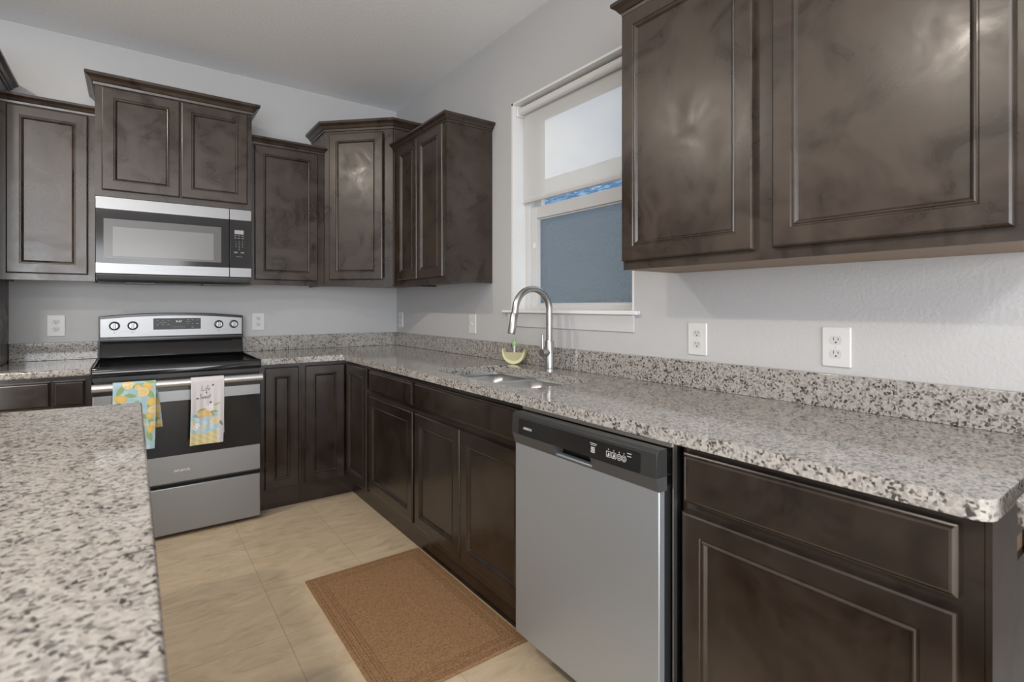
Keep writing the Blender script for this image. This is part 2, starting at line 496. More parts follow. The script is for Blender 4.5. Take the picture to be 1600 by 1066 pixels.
# ------------------------------------------------------------------ cabinets
def panel_door(F, u0, u1, v0, v1, fr=.054, th=.020, panel=True):
    """recessed-panel door: nested rectangular rings"""
    prof = [(0, 0), (0, th-.006), (.0018, th-.0022), (.006, th)]
    if panel:
        prof += [(fr-.004, th), (fr-.0015, th-.0035), (fr+.0015, th-.0035), (fr+.0045, th-.0008), (fr+.0075, th-.0022), (fr+.0105, th-.006), (fr+.013, th-.0095)]
    else:
        prof = [(0, 0), (0, th-.007), (.003, th-.0055), (.007, th-.0015), (.011, th)]
    rs = [[F(u0+i, v0+i, w), F(u1-i, v0+i, w), F(u1-i, v1-i, w), F(u0+i, v1-i, w)] if False else
          [F(u0+i, v0+i, w), F(u1-i, v0+i, w), F(u1-i, v1-i, w), F(u0+i, v1-i, w)] for i, w in prof]
    return MB().rings(rs)

def door(F, u0, u1, v0, v1, parent, name='door', panel=True, m=None):
    return obj(name, panel_door(F, u0, u1, v0, v1, panel=panel), m or M['wood'], parent)

def face_frame(F, u0, u1, v0, v1, openings, th=.019):
    """frame of stiles and rails round the openings, flush front at w=0"""
    mb = MB()
    us = sorted({u0, u1} | {x for o in openings for x in o[:2]})
    vs = sorted({v0, v1} | {x for o in openings for x in o[2:]})
    for a, b in zip(us, us[1:]):
        run = None
        for c, d in zip(vs, vs[1:]):
            mid = ((a+b)/2, (c+d)/2)
            hole = any(o[0] < mid[0] < o[1] and o[2] < mid[1] < o[3] for o in openings)
            if not hole:
                run = (run[0], d) if run else (c, d)
            if hole and run: mb.fbox(F, a, b, run[0], run[1], -th, 0); run = None
        if run: mb.fbox(F, a, b, run[0], run[1], -th, 0)
    return mb

CROWN = [(0, 0), (.005, .002), (.007, .012), (.012, .014), (.020, .026), (.031, .034), (.034, .036), (.034, .048), (0, .048)]
def crown_prof(z, k=1.0):
    return [(d*k, z+h*k) for d, h in CROWN]

FB = lambda y: Frame((0, y, 0), (1, 0, 0), (0, -1, 0))     # faces of the back run: u = x
FR = lambda x: Frame((x, 0, 0), (0, -1, 0), (-1, 0, 0))    # faces of the right run: u = -y

UZ0, UZ1 = 1.357, 2.255
def upper_back(label, x0, x1, yf, z0, z1, doors, path, k=1.0):
    c = thing('upper_cabinet', label, 'cabinet', ((x0+x1)/2, 0, z0), 'dark wood wall cabinets')
    obj('body', MB().box(x0, x1, -.002, yf+.019, z0+.012, z1+.03), M['wood'], c)
    ops = [(d[0]+.012, d[1]-.012, d[2]+.012, d[3]-.012) for d in doors]
    F = FB(yf)
    obj('face_frame', face_frame(F, x0, x1, z0, z1+.03, ops), M['wood'], c)
    obj('side_skirt', MB().box(x0, x0+.018, yf+.019, -.002, z0, z0+.012), M['wood'], c)
    obj('side_skirt', MB().box(x1-.018, x1, yf+.019, -.002, z0, z0+.012), M['wood'], c)
    for d in doors: door(F, *d, c)
    obj('crown_molding', sweep(path, crown_prof(z1-.004, k)), M['wood'], c)
    return c
upper_back('dark wood wall cabinet with one tall door, left of the microwave', -2.262, -1.8815, -.305, UZ0, UZ1,
           [(-2.232, -1.911, 1.390, 2.245)], [(-2.262, -.305), (-1.8815, -.305)])
upper_back('short two-door dark wood cabinet directly above the microwave', -1.880, -1.120, -.370, 1.815, 2.41,
           [(-1.851, -1.4975, 1.848, 2.400), (-1.4905, -1.146, 1.848, 2.400)],
           [(-1.880, -.002), (-1.880, -.370), (-1.120, -.370), (-1.120, -.002)], 1.25)
upper_back('dark wood wall cabinet with one door, between the microwave and the corner cabinet', -1.1185, -.6615, -.305, UZ0, UZ1,
           [(-1.095, -.706, 1.390, 2.245)], [(-1.1185, -.305), (-.6615, -.305)])

# diagonal corner cabinet
c = thing('corner_cabinet', 'tall angled one-door corner wall cabinet with raised crown', 'cabinet', (-.3, -.3, UZ0), 'dark wood wall cabinets')
P1, P2 = Vector((-.660, -.315)), Vector((-.315, -.660))
dd = (P2-P1).normalized(); L = (P2-P1).length
FD = Frame((P1.x, P1.y, 0), (dd.x, dd.y, 0), (-.7071, -.7071, 0))
inn = .0134
obj('body', MB().poly_z([(-.002, -.002), (-.660, -.002), (-.660, -.315+inn), (-.315+inn, -.660), (-.002, -.660)], UZ0+.01, 2.44), M['wood'], c)
obj('face_frame', face_frame(FD, 0, L, UZ0, 2.43, [(.055, L-.055, 1.415, 2.375)], .018), M['wood'], c)
door(FD, .040, .422, 1.400, 2.388, c)
obj('crown_molding', sweep([(-.660, -.002), (-.660, -.315), (-.315, -.660), (-.002, -.660)], crown_prof(2.405, 1.3)), M['wood'], c)

def upper_right(label, y0, y1, doors, path, bottom=None, group='dark wood wall cabinets'):
    # y0 > y1 (y0 is the end nearer to the corner)
    c = thing('upper_cabinet', label, 'cabinet', (0, (y0+y1)/2, UZ0), group)
    F = FR(-.305)
    obj('body', MB().box(-.286, -.002, y0, y1, UZ0+.012, UZ1+.03), M['wood'], c)
    ops = [(d[0]+.012, d[1]-.012, d[2]+.012, d[3]-.012) for d in doors]
    obj('face_frame', face_frame(F, -y0, -y1, UZ0-.0085, UZ1+.03, ops), M['wood'], c)
    obj('side_skirt', MB().box(-.286, -.002, y0, y0-.018, UZ0, UZ0+.012), M['wood'], c)
    obj('side_skirt', MB().box(-.286, -.002, y1+.018, y1, UZ0, UZ0+.012), M['wood'], c)
    for d in doors: door(F, *d, c)
    obj('crown_molding', sweep(path, crown_prof(UZ1-.006)), M['wood'], c)
    if bottom:
        o = obj('bottom_panel', MB().box(-.2865, -.003, y0-.0005, y1+.0005, UZ0-.008, UZ0-.0005), M['raw_wood'], c)
        o['label'] = 'unfinished light brown underside'
    return c
upper_right('two-door dark wood wall cabinet between the corner cabinet and the window', -.662, -1.382,
            [(.745, 1.0285, 1.390, 2.243), (1.0335, 1.355, 1.390, 2.243)], [(-.305, -.662), (-.305, -1.382), (-.002, -1.382)])
upper_right('large two-door dark wood wall cabinet on the near side of the window', -2.668, -3.72,
            [(2.674, 3.154, 1.378, 2.243), (3.207, 3.684, 1.378, 2.243)],
            [(-.002, -2.668), (-.305, -2.668), (-.305, -3.72), (-.002, -3.72)], bottom=True)

# tall refrigerator surround at the left end
c = thing('tall_cabinet', 'tall dark wood end panel and deep cabinet left of the range wall, mostly cut off', 'cabinet', (-2.75, -.3, 0))
obj('end_panel', MB().box(-2.285, -2.265, -.62, -.002, 0, 2.42), M['wood'], c)
obj('end_panel', MB().box(-3.235, -3.215, -.62, -.002, 0, 2.42), M['wood'], c)
obj('body', MB().box(-3.215, -2.285, -.60, -.002, 1.83, 2.42), M['wood'], c)
F = FB(-.60)
obj('face_frame', face_frame(F, -3.215, -2.285, 1.81, 2.42, [(-3.18, -2.76, 1.86, 2.38), (-2.74, -2.32, 1.86, 2.38)]), M['wood'], c)
door(F, -3.195, -2.755, 1.845, 2.395, c); door(F, -2.745, -2.305, 1.845, 2.395, c)
obj('crown_molding', sweep([(-3.235, -.002), (-3.235, -.62), (-2.265, -.62), (-2.265, -.002)], crown_prof(2.392, 1.15)), M['wood'], c)

# base cabinets
CT, CB = .914, .879
FX = -.600
def base_body(mb, x0, x1, y0, y1): return mb.box(x0, x1, y0, y1, .125, CB-.001)

def base_back(label, x0, x1, fronts):
    c = thing('base_cabinet', label, 'cabinet', ((x0+x1)/2, -.3, 0), 'dark wood base cabinets')
    F = FB(FX)
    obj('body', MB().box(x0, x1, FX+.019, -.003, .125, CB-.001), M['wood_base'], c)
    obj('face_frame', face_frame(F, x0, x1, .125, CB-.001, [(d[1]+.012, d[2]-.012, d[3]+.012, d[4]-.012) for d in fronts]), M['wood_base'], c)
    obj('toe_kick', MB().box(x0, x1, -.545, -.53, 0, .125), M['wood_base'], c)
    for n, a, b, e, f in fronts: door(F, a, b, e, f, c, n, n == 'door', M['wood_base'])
    return c
base_back('dark wood base cabinet with drawers under the short left counter', -2.262, -1.8815,
          [('drawer', -2.250, -2.036, .735, .857), ('drawer', -2.026, -1.906, .735, .857), ('door', -2.250, -2.036, .165, .710), ('door', -2.026, -1.906, .165, .710)])
base_back('narrow dark wood base cabinet with one tall door, right beside the range', -1.1185, -.8815,
          [('door', -1.092, -.901, .138, .856)])
# corner (two doors meeting in the inside corner)
c = thing('corner_base_cabinet', 'L-shaped dark wood corner base cabinet with two doors meeting in the corner', 'cabinet', (-.3, -.3, 0), 'dark wood base cabinets')
obj('body', MB().poly_z([(-.003, -.003), (-.8805, -.003), (-.8805, FX+.019), (FX+.019, FX+.019), (FX+.019, -.9995), (-.003, -.9995)], .125, CB-.001), M['wood_base'], c)
obj('face_frame', MB().poly_z([(-.8805, FX+.0185), (-.8805, FX), (FX, FX), (FX, -.9995), (FX+.0185, -.9995), (FX+.0185, FX+.0185)], .125, CB-.001), M['wood_base'], c)
obj('toe_kick', MB().poly_z([(-.8805, -.53), (-.8805, -.545), (-.545, -.545), (-.545, -.9995), (-.53, -.9995), (-.53, -.53)], 0, .125), M['wood_base'], c)
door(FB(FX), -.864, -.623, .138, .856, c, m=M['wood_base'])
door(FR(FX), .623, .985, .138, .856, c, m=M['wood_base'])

def base_right(label, y0, y1, fronts, end=False):
    c = thing('base_cabinet', label, 'cabinet', (-.3, (y0+y1)/2, 0), 'dark wood base cabinets')
    F = FR(FX)
    obj('body', MB().box(FX+.019, -.003, y0, y1, .125, CB-.03), M['wood_base'], c) if 'sink' not in label else \
        obj('body', MB().box(FX+.019, -.003, y0, y0-.018, .125, CB-.001).box(FX+.019, -.003, y1, y1+.018, .125, CB-.001).box(FX+.019, -.003, y0-.018, y1+.018, .125, .143), M['wood_base'], c)
    obj('face_frame', face_frame(F, -y0, -y1, .125, CB-.001, [(d[1]+.012, d[2]-.012, d[3]+.012, d[4]-.012) for d in fronts]), M['wood_base'], c)
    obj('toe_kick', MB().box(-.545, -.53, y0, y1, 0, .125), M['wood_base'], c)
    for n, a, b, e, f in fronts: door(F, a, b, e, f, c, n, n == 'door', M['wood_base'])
    return c
base_right('dark wood base cabinet with one drawer over one door, next to the corner', -1.0005, -1.612,
           [('drawer', 1.023, 1.591, .735, .850), ('door', 1.018, 1.600, .165, .706)])
base_right('wide two-door dark wood base cabinet under the sink with a plain front above', -1.613, -2.512,
           [('drawer_front', 1.624, 2.495, .735, .853), ('door', 1.624, 2.048, .165, .706), ('door', 2.056, 2.495, .165, .706)])
b4 = base_right('dark wood base cabinet with wide drawer over one door, just past the dishwasher', -3.128, -3.698,
           [('drawer', 3.137, 3.668, .735, .857), ('door', 3.135, 3.668, .165, .713)])
ep = MB()
hx0, hx1, hz0, hz1 = -.431, -.345, .761, .805
ep.box(FX+.0, hx0, -3.699, -3.708, 0, CB-.001).box(hx1, -.003, -3.699, -3.708, 0, CB-.001)
ep.box(hx0, hx1, -3.699, -3.708, 0, hz0).box(hx0, hx1, -3.699, -3.708, hz1, CB-.001)
obj('end_panel', ep, M['wood_base'], b4)
o = obj('cutout_lining', MB().box(hx0, hx1, -3.6985, -3.700, hz0, hz1), M['raw_wood'], b4); o['label'] = 'bare wood inside the cut-out'

# ------------------------------------------------------------------ worktops
def slab(name, outer, hole, z0, z1, material, parent=None, bevel=.009):
    bm = bmesh.new()
    es = []
    for loop in ([outer] + ([hole] if hole else [])):
        vs = [bm.verts.new((x, y, z0)) for x, y in loop]
        es += [bm.edges.new((vs[i], vs[(i+1) % len(vs)])) for i in range(len(vs))]
    r = bmesh.ops.triangle_fill(bm, use_beauty=True, use_dissolve=False, edges=es)
    fs = [f for f in r['geom'] if isinstance(f, bmesh.types.BMFace)]
    e = bmesh.ops.extrude_face_region(bm, geom=fs)
    bmesh.ops.translate(bm, vec=(0, 0, z1-z0), verts=[v for v in e['geom'] if isinstance(v, bmesh.types.BMVert)])
    bmesh.ops.recalc_face_normals(bm, faces=bm.faces)
    me = bpy.data.meshes.new(name); bm.to_mesh(me); bm.free()
    me.materials.append(material)
    o = bpy.data.objects.new(name, me); COL.objects.link(o)
    if bevel:
        m = o.modifiers.new('edge', 'BEVEL'); m.width = bevel; m.segments = 4; m.limit_method = 'ANGLE'; m.angle_limit = math.radians(50)
    for p in me.polygons: p.use_smooth = True
    me.set_sharp_from_angle(angle=math.radians(45))
    return o

def arc(cx, cy, r, a0, a1, n=8):
    return [(cx+r*math.cos(a0+(a1-a0)*k/n), cy+r*math.sin(a0+(a1-a0)*k/n)) for k in range(n+1)]
OF = -.637
YE = -3.716
r1 = .03
outer = [(-.002, -.002), (-1.1185, -.002), (-1.1185, OF)] + arc(OF-.02, OF-.02, .02, PI/2, 0, 5) + \
        arc(OF+r1, YE+r1, r1, PI, PI*1.5, 8) + [(-.002, YE)]
SX0, SX1, SY0, SY1 = -.548, -.170, -2.412, -1.690
hole = rrect(SX0, SX1, SY0, SY1, .07)
ct = slab('worktop', outer, hole, CB, CT, M['granite'])
tag(ct, 'L-shaped speckled grey granite worktop with the sink cut-out', 'countertop')
ct2 = slab('worktop', [(-2.262, -.002), (-2.262, OF), (-1.8815, OF), (-1.8815, -.002)], None, CB, CT, M['granite'])
tag(ct2, 'short speckled granite worktop left of the range', 'countertop')
def bs(label, x0, x1, y0, y1):
    o = obj('backsplash', MB().box(x0, x1, y0, y1, CT+.0003, 1.015), M['granite'], bevel=.002)
    tag(o, label, 'backsplash', 'granite upstands'); return o
bs('low granite upstand on the back wall right of the range', -1.1185, -.0225, -.022, -.001)
bs('short low granite upstand left of the range', -2.262, -1.8815, -.022, -.001)
bs('long low granite upstand below the window and wall outlets', -.022, -.001, YE, -.001)

# desk slab beyond the end of the run
dk = thing('desk', 'second granite-topped unit just past the near end of the worktop, almost out of view', 'desk', (-.3, -4.2, 0))
o = slab('desk_top', arc(-.612+.025, -3.734-.025, .025, PI/2, PI, 6) + [(-.612, -4.7), (-.003, -4.7), (-.003, -3.734)], None, CB, CT, M['granite'])
o.parent = dk; o.matrix_parent_inverse = Matrix.Translation(-Vector(dk.location))
obj('support_cabinet', MB().box(-.58, -.003, -4.68, -4.35, 0, CB-.0005), M['wood'], dk)

# island
isl = thing('island', 'kitchen island with a speckled granite top, nearest to the viewer', 'kitchen island', (-2.25, -3.0, 0))
o = slab('island_top', [(-1.692, -1.885), (-1.692, -4.35), (-2.75, -4.35), (-2.75, -1.77)], None, CB, CT, M['granite'])
o.parent = isl; o.matrix_parent_inverse = Matrix.Translation(-Vector(isl.location))
obj('island_body', MB().poly_z([(-1.735, -1.935), (-1.735, -4.3), (-2.45, -4.3), (-2.45, -1.86)], .10, CB-.0005), M['white_trim'], isl)
obj('toe_kick', MB().box(-2.42, -1.80, -4.25, -1.99, 0, .10), M['toe'], isl)

# ------------------------------------------------------------------ sink
sk = thing('sink', 'stainless double-bowl sink set under the granite worktop', 'sink', (-.36, -2.05, .68))
def bowl(x0, x1, y0, y1, zt, zb):
    rs = []
    for ins, z, r in ((0, zt, .055), (.002, zt-.05, .055), (.006, zb+.05, .055), (.012, zb+.02, .06), (.035, zb, .06)):
        rs.append([(x, y, z) for x, y in rrect(x0+ins, x1-ins, y0+ins, y1-ins, r)])
    return MB().rings(rs, False, True)
ym = -1.985
b1 = bowl(SX0-.006, SX1+.006, ym+.008, SY1+.006, .8675, .69)
b2 = bowl(SX0-.006, SX1+.006, SY0-.006, ym-.008, .8675, .69)
for b in (b1, b2):
    o = obj('bowl', b, M['sink_steel'], sk, smooth=True)
    m = o.modifiers.new('sheet', 'SOLIDIFY'); m.thickness = .0015
obj('divider', MB().tube([(SX0-.004, ym, .866), (SX1+.004, ym, .866)], .0095, 12), M['sink_steel'], sk, smooth=True)
fl_ = slab('rim', rrect(SX0-.035, SX1+.03, SY0-.03, SY1+.03, .05), rrect(SX0-.006, SX1+.006, SY0-.006, SY1+.006, .055), .8765, .8785, M['sink_steel'], bevel=0)
fl_.parent = sk; fl_.matrix_parent_inverse = Matrix.Translation(-Vector(sk.location))
wl_ = MB()
o2 = rrect(SX0-.006, SX1+.006, SY0-.006, SY1+.006, .055)
wl_.rings([[(x, y, .8765) for x, y in o2], [(x, y, .866) for x, y in o2]], False, False)
obj('rim_wall', wl_, M['sink_steel'], sk, smooth=True)
for yy in ((ym+SY1)/2, (ym+SY0)/2):
    obj('drain', MB().lathe((-.36, yy, .690), (0, 0, 1), [(.055, 0), (.055, .002), (.042, .003), (.038, .0005)]), M['nickel'], sk, smooth=True)

# faucet
fx, fy = -.102, -2.02
fa = thing('faucet', 'brushed nickel gooseneck pull-down faucet behind the sink', 'faucet', (fx, fy, CT))
obj('base', MB().lathe((fx, fy, CT), (0, 0, 1), [(.027, 0), (.027, .006), (.0225, .010), (.0225, .138), (.021, .142), (.0165, .143)]), M['nickel'], fa, smooth=True)
path = [(fx, fy, CT+.14), (fx, fy, 1.10), (fx, fy, 1.196)]
rr_ = .1015; cxx, czz = fx-rr_, 1.200
path += [(cxx+rr_*math.cos(a), fy, czz+rr_*math.sin(a)) for a in [PI*k/24*.97 for k in range(0, 25)]]
e = Vector(path[-1]); dirn = Vector((-.20, 0, -1)).normalized()
path += [tuple(e+dirn*.02), tuple(e+dirn*.035)]
obj('neck', MB().tube(path, .0155, 20), M['nickel'], fa, smooth=True)
h0 = e+dirn*.022
sp = obj('spray_head', MB().tube([h0, h0+dirn*.003, h0+dirn*.06, h0+dirn*.092, h0+dirn*.095], [.0160, .0178, .0178, .0182, .0168], 20), M['nickel'], fa, smooth=True)
pb = Vector((h0.x-.0155, h0.y-.0065, h0.z-.03))
obj('spray_button', MB().tube([pb, pb+dirn*.03], .006, 10), simple('polished_button', (.75, .75, .75), .1, 1), sp, smooth=True)
hd = obj('handle_hub', MB().lathe((fx, fy, 1.000), (-1, -.12, 0), [(.0185, .0), (.0185, .052), (.0172, .055), (.0, .0555)]), M['nickel'], fa, smooth=True)
lv = Vector((fx, fy, 1.000))+Vector((-1, -.12, 0))  .normalized()*.046
obj('lever', MB().tube([lv, lv+Vector((.001, .004, .05)), lv+Vector((.003, .006, .083))], [.0052, .0045, .004], 12), M['nickel'], fa, smooth=True)

# lemon shaped soap bottle
ls_c = Vector((-.078, -1.706, CT))
lm = thing('lemon_bottle', 'lemon-slice shaped clear soap bottle with a green cap, beside the faucet', 'bottle', ls_c)
FLm = Frame(ls_c, (.55, -.835, 0), (-.835, -.55, 0))
def crescent(R, r_in, off, h0_, tip):
    out, inn_ = [], []
    return out, inn_
N = 24
outp, inp = [], []
a0, a1 = PI*1.0-.30, 2*PI+.30
for k in range(N+1):
    a = a0+(a1-a0)*k/N
    R = .064
    outp.append((R*math.cos(a), .064+R*math.sin(a)*1.0))
    th_ = .0015+.017*math.sin(PI*k/N)**.6
    inp.append(((R-th_)*math.cos(a), .064+(R-th_)*math.sin(a)))
rind = MB()
for w0, w1 in ((-.020, .020),):
    rings_ = []
    for k in range(N+1):
        (ou, ov), (iu, iv) = outp[k], inp[k]
        mu, mv = ou*.98, .064+(ov-.064)*.98
        rings_.append([FLm(iu, iv, -.021), FLm(mu, mv, -.022), FLm(ou, ov, -.013), FLm(ou, ov, .013), FLm(mu, mv, .022), FLm(iu, iv, .021)])
    rind.rings(rings_)
obj('rind', rind, simple('pale_lemon_glaze', (.66, .63, .38), .3, spec=.5), lm, smooth=True)
body = [(-.0575, .062)] + [(u*.995, v) for u, v in inp[3:-3]] + [(.0575, .062)]
gm_ = MB().prism([FLm(u, v, -.012) for u, v in body], [FLm(u, v, .012) for u, v in body])
soap, pn, pl, pb_ = mat('clear_lemon_soap')
pb_.inputs['Base Color'].default_value = (.74, .70, .46, 1); pb_.inputs['Roughness'].default_value = .2; pb_.inputs['Transmission Weight'].default_value = .45; pb_.inputs['IOR'].default_value = 1.15
obj('soap', gm_, soap, lm)
obj('dip_tube', MB().tube([FLm(.0, .020, .0), FLm(0, .108, 0)], .0055, 12), simple('milky_tube', (.72, .72, .66), .3), lm, smooth=True)
obj('cap', MB().lathe(FLm(0, .100, 0), (0, 0, 1), [(.012, 0), (.0135, .003), (.0125, .016), (.007, .019), (.006, .032), (.0065, .033), (.0065, .038), (.0, .039)], 20), simple('green_cap', (.30, .55, .26), .35), lm, smooth=True)

# ------------------------------------------------------------------ range
X0, X1 = -1.8775, -1.1225
rg = thing('range', 'freestanding stainless electric range with a black glass cooktop', 'stove', ((X0+X1)/2, -.35, 0))
obj('body', MB().box(X0+.004, X1-.004, -.625, -.012, .03, .886), M['black_plastic'], rg)
for fx_ in (X0+.05, X1-.05):
    obj('foot', MB().lathe((fx_, -.58, 0), (0, 0, 1), [(.02, 0), (.02, .005), (.008, .008), (.008, .032)], 16), M['black_plastic'], rg)
obj('storage_drawer', MB().box(X0, X1, -.668, -.626, .020, .268), M['steel'], rg, bevel=.006, seg=3)
dr = obj('oven_door', MB().box(X0, X1, -.672, -.626, .288, .800), M['steel'], rg, bevel=.006, seg=3)
obj('door_glass', MB().fbox(FB(-.672), X0+.002, X1-.002, .434, .722, -.002, .0018), M['oven_glass'], dr, bevel=.0015)
obj('vent_shadow_band', MB().fbox(FB(-.672), X0+.002, X1-.002, .776, .803, -.01, .001), M['black'], dr)  # black vent band, extended to paint the handle's shadow on the door
# handle
HZ, HY = .822, -.722
ha = obj('oven_handle', MB().tube([(X0+.002, HY, HZ), (X1-.002, HY, HZ)], .0195, 20), M['handle_steel'], rg, smooth=True)
for xx in (X0+.02, X1-.02):
    obj('handle_post', MB().box(xx-.012, xx+.012, HY+.004, -.66, .800, .832), M['steel'], ha, bevel=.003)
# cooktop
ck = MB()
ck.add([], [])
prof_c = [(-.030, .890), (-.640, .888), (-.664, .872), (-.672, .868), (-.678, .876), (-.678, .902), (-.672, .914), (-.660, .918), (-.650, .9135), (-.030, .9135)]
ck.prism([(X0-.001, y, z) for y, z in prof_c], [(X1+.001, y, z) for y, z in prof_c])
co = obj('cooktop', ck, M['black_glass'], rg, bevel=.003)
for xs in (X0+.001, X1-.009):
    obj('side_rail', MB().box(xs, xs+.008, -.655, -.10, .9125, .9185), M['black'], co, bevel=.002)
ring_m = simple('burner_print', (.05, .05, .052), .12)
for bx, by, br_ in ((X0+.2, -.49, .105), (X1-.2, -.49, .085), (X0+.2, -.24, .075), (X1-.2, -.24, .095)):
    rb = MB()
    n = 40
    rs = [[(bx+r*math.cos(2*PI*k/n), by+r*math.sin(2*PI*k/n), .9138) for k in range(n)] for r in (br_, br_-.003)]
    rb.rings(rs, False, False)
    obj('burner_ring', rb, ring_m, co)
obj('fascia', MB().box(X0+.001, X1-.001, -.655, -.62, .846, .8665), M['black_plastic'], rg)
# backguard
zb_, zs = .9137, 1.030
ris = [(-.012, zb_), (-.105, zb_), (-.112, .922), (-.094, .990), (-.080, 1.012), (-.012, 1.012)]
obj('riser', MB().prism([(X0+.006, y, z) for y, z in ris], [(X1-.006, y, z) for y, z in ris]), M['black_glass'], rg, bevel=.003)
def arch(u):   # top line of the panel
    t = (u-(X0+X1)/2)/((X1-X0)/2)
    return 1.160+.020*(1-t*t)
n = 16
xs = [X0+.002+(X1-X0-.004)*k/n for k in range(n+1)]
def guard(x_list, zlo, top, y0, y1):
    mb = MB()
    lo = [(x, zlo) for x in x_list]; hi = [(x, top(x)) for x in reversed(x_list)]
    pts = lo+hi
    return mb.prism([(x, y0, z) for x, z in pts], [(x, y1, z) for x, z in pts])
obj('backguard', guard(xs, 1.012, arch, -.078, -.012), M['black'], rg, bevel=.003)
xs2 = [X0+.008+(X1-X0-.016)*k/n for k in range(n+1)]
pn_ = obj('control_panel', guard(xs2, 1.038, lambda x: arch(x)-.0155, -.0815, -.0775), M['steel'], rg, bevel=.0012)
obj('lower_lip', MB().box(X0+.002, X1-.002, -.088, -.078, 1.018, 1.037), M['black'], rg, bevel=.003)
FK = FB(-.0815)
dp = obj('display', MB().fbox(FK, -1.615, -1.366, 1.078, 1.147, 0, .0012), M['black_plastic'], pn_)
obj('clock_digits', text_mb('9:47', FK, -1.484, 1.126, .019, .0016), M['digits'], dp)
kb = MB()
for r_, z in ((0, 1.133), (1, 1.107)):
    for c_ in range(3):
        u = -1.594+.028*c_; kb.fbox(FK, u-.006, u+.006, z-.002, z+.002, .0013, .0015)
kb.fbox(FK, -1.586, -1.549, 1.118, 1.1215, .0013, .0015)
for u, z, w_ in ((-1.440, 1.125, .005), (-1.428, 1.125, .004), (-1.434, 1.112, .004), (-1.434, 1.137, .004), (-1.410, 1.135, .006), (-1.384, 1.134, .005), (-1.410, 1.112, .005), (-1.384, 1.112, .007), (-1.410, 1.090, .006)):
    kb.fbox(FK, u-w_, u+w_, z-.002, z+.002, .0013, .0015)
split_parts('key_lettering', kb, M['ink_dim'], dp, lambda p: p.x > -1.5)
kb = MB()
for u in (-1.515, -1.497, -1.479, -1.461):
    pts = rrect(u-.0075, u+.0075, 1.084, 1.096, .002, 3); pin = rrect(u-.0063, u+.0063, 1.0852, 1.0948, .0015, 3)
    kb.rings([[FK(a, b, .0014) for a, b in pts], [FK(a, b, .0014) for a, b in pin]], False, False)
obj('key_outlines', kb, M['ink_dim'], dp)
for kx in (-1.803, -1.716, -1.2655, -1.179):
    k = obj('knob', MB().lathe((kx, -.0815, 1.105), (0, -1, 0), [(.0225, 0), (.0225, .006), (.0195, .008), (.0185, .026), (.017, .028), (0, .028)]), M['knob_metal'], rg, smooth=True)
    obj('knob_skirt', MB().lathe((kx, -.0816, 1.105), (0, -1, 0), [(.0265, 0), (.0265, .0012), (.0225, .002)]), M['black_plastic'], k)
    obj('knob_grip', MB().box(kx-.006, kx+.006, -.118, -.1085, 1.086, 1.124), M['steel'], k, bevel=.002)
lg = MB()
for kx in (-1.803, -1.716, -1.2655, -1.179):
    lg.fbox(FK, kx-.002, kx+.002, 1.060, 1.066, .0001, .0004)
    for q in range(9):
        a = PI*(.9+1.2*q/8)
        lg.fbox(FK, kx+.034*math.sin(a)-.0012, kx+.034*math.sin(a)+.0012, 1.105+.034*math.cos(a)-.001, 1.105+.034*math.cos(a)+.001, .0001, .0003)
lg.fbox(FK, -1.775, -1.742, 1.0695, 1.0703, .0001, .0003)
lg.fbox(FK, -1.238, -1.206, 1.0705, 1.0713, .0001, .0003)
split_parts('dial_lettering', lg, M['ink_dark'], pn_, lambda p: min((abs(p.x-k), k) for k in (-1.803, -1.716, -1.2655, -1.179))[1])
obj('brand_lettering', text_mb('AMANA', FB(-.672), -1.505, .352, .020, .0006, 0), simple('etched_print', (.75, .75, .75), .25, 1), dr)

# ------------------------------------------------------------------ microwave
m0, m1 = -1.8765, -1.1265
mw = thing('microwave', 'over-the-range stainless microwave with a black glass door', 'microwave', ((m0+m1)/2, -.2, 1.352))
obj('body', MB().box(m0+.002, m1-.002, -.375, -.004, 1.362, 1.8125), M['black_plastic'], mw)
FM = FB(-.376)
dvd = -1.2455
md = obj('door', MB().fbox(FM, m0, dvd-.001, 1.397, 1.808, 0, .026), M['mw_outer'], mw, bevel=.003)
obj('door_band', MB().fbox(FM, m0, dvd-.001, 1.742, 1.808, .002, .0275), M['steel'], md, bevel=.002)
obj('door_band', MB().fbox(FM, m0, dvd-.001, 1.397, 1.454, .002, .0275), M['steel'], md, bevel=.002)
wd = obj('window_border', MB().fbox(FM, -1.842, -1.290, 1.481, 1.692, .02, .0264), M['mw_frame'], md)
obj('window_screen', MB().fbox(FM, -1.803, -1.330, 1.493, 1.650, .02, .0268), M['mw_screen'], wd)
mc = obj('control_panel', MB().fbox(FM, dvd+.001, m1, 1.397, 1.808, 0, .026), M['mw_outer'], mw, bevel=.003)
obj('panel_band', MB().fbox(FM, dvd+.001, m1, 1.742, 1.808, .002, .0275), M['steel'], mc, bevel=.002)
obj('panel_band', MB().fbox(FM, dvd+.001, m1, 1.397, 1.454, .002, .0275), M['steel'], mc, bevel=.002)
obj('display', MB().fbox(FM, -1.219, -1.170, 1.658, 1.682, .02, .0268), M['lcd'], mc)
kp = MB()
for r_, row in enumerate(('123', '456', '789', '0')):
    for c_, ch in enumerate(row):
        t_ = text_mb(ch, FM, -1.212+.018*(c_ if len(row) > 1 else 1), 1.612-.0155*r_, .014, .0266)
        kp.add(t_.v, t_.f)
obj('number_keys', kp, M['ink_dim'], mc)
kp = MB()
for z in (1.648, 1.634):
    for u in (-1.214, -1.195, -1.175): kp.fbox(FM, u-.0065, u+.0065, z-.002, z+.002, .0262, .0266)
for u in (-1.212, -1.176): kp.fbox(FM, u-.009, u+.009, 1.543, 1.551, .0262, .0266)
for u in (-1.206, -1.194, -1.182): kp.fbox(FM, u-.003, u+.003, 1.519, 1.524, .0262, .0266)
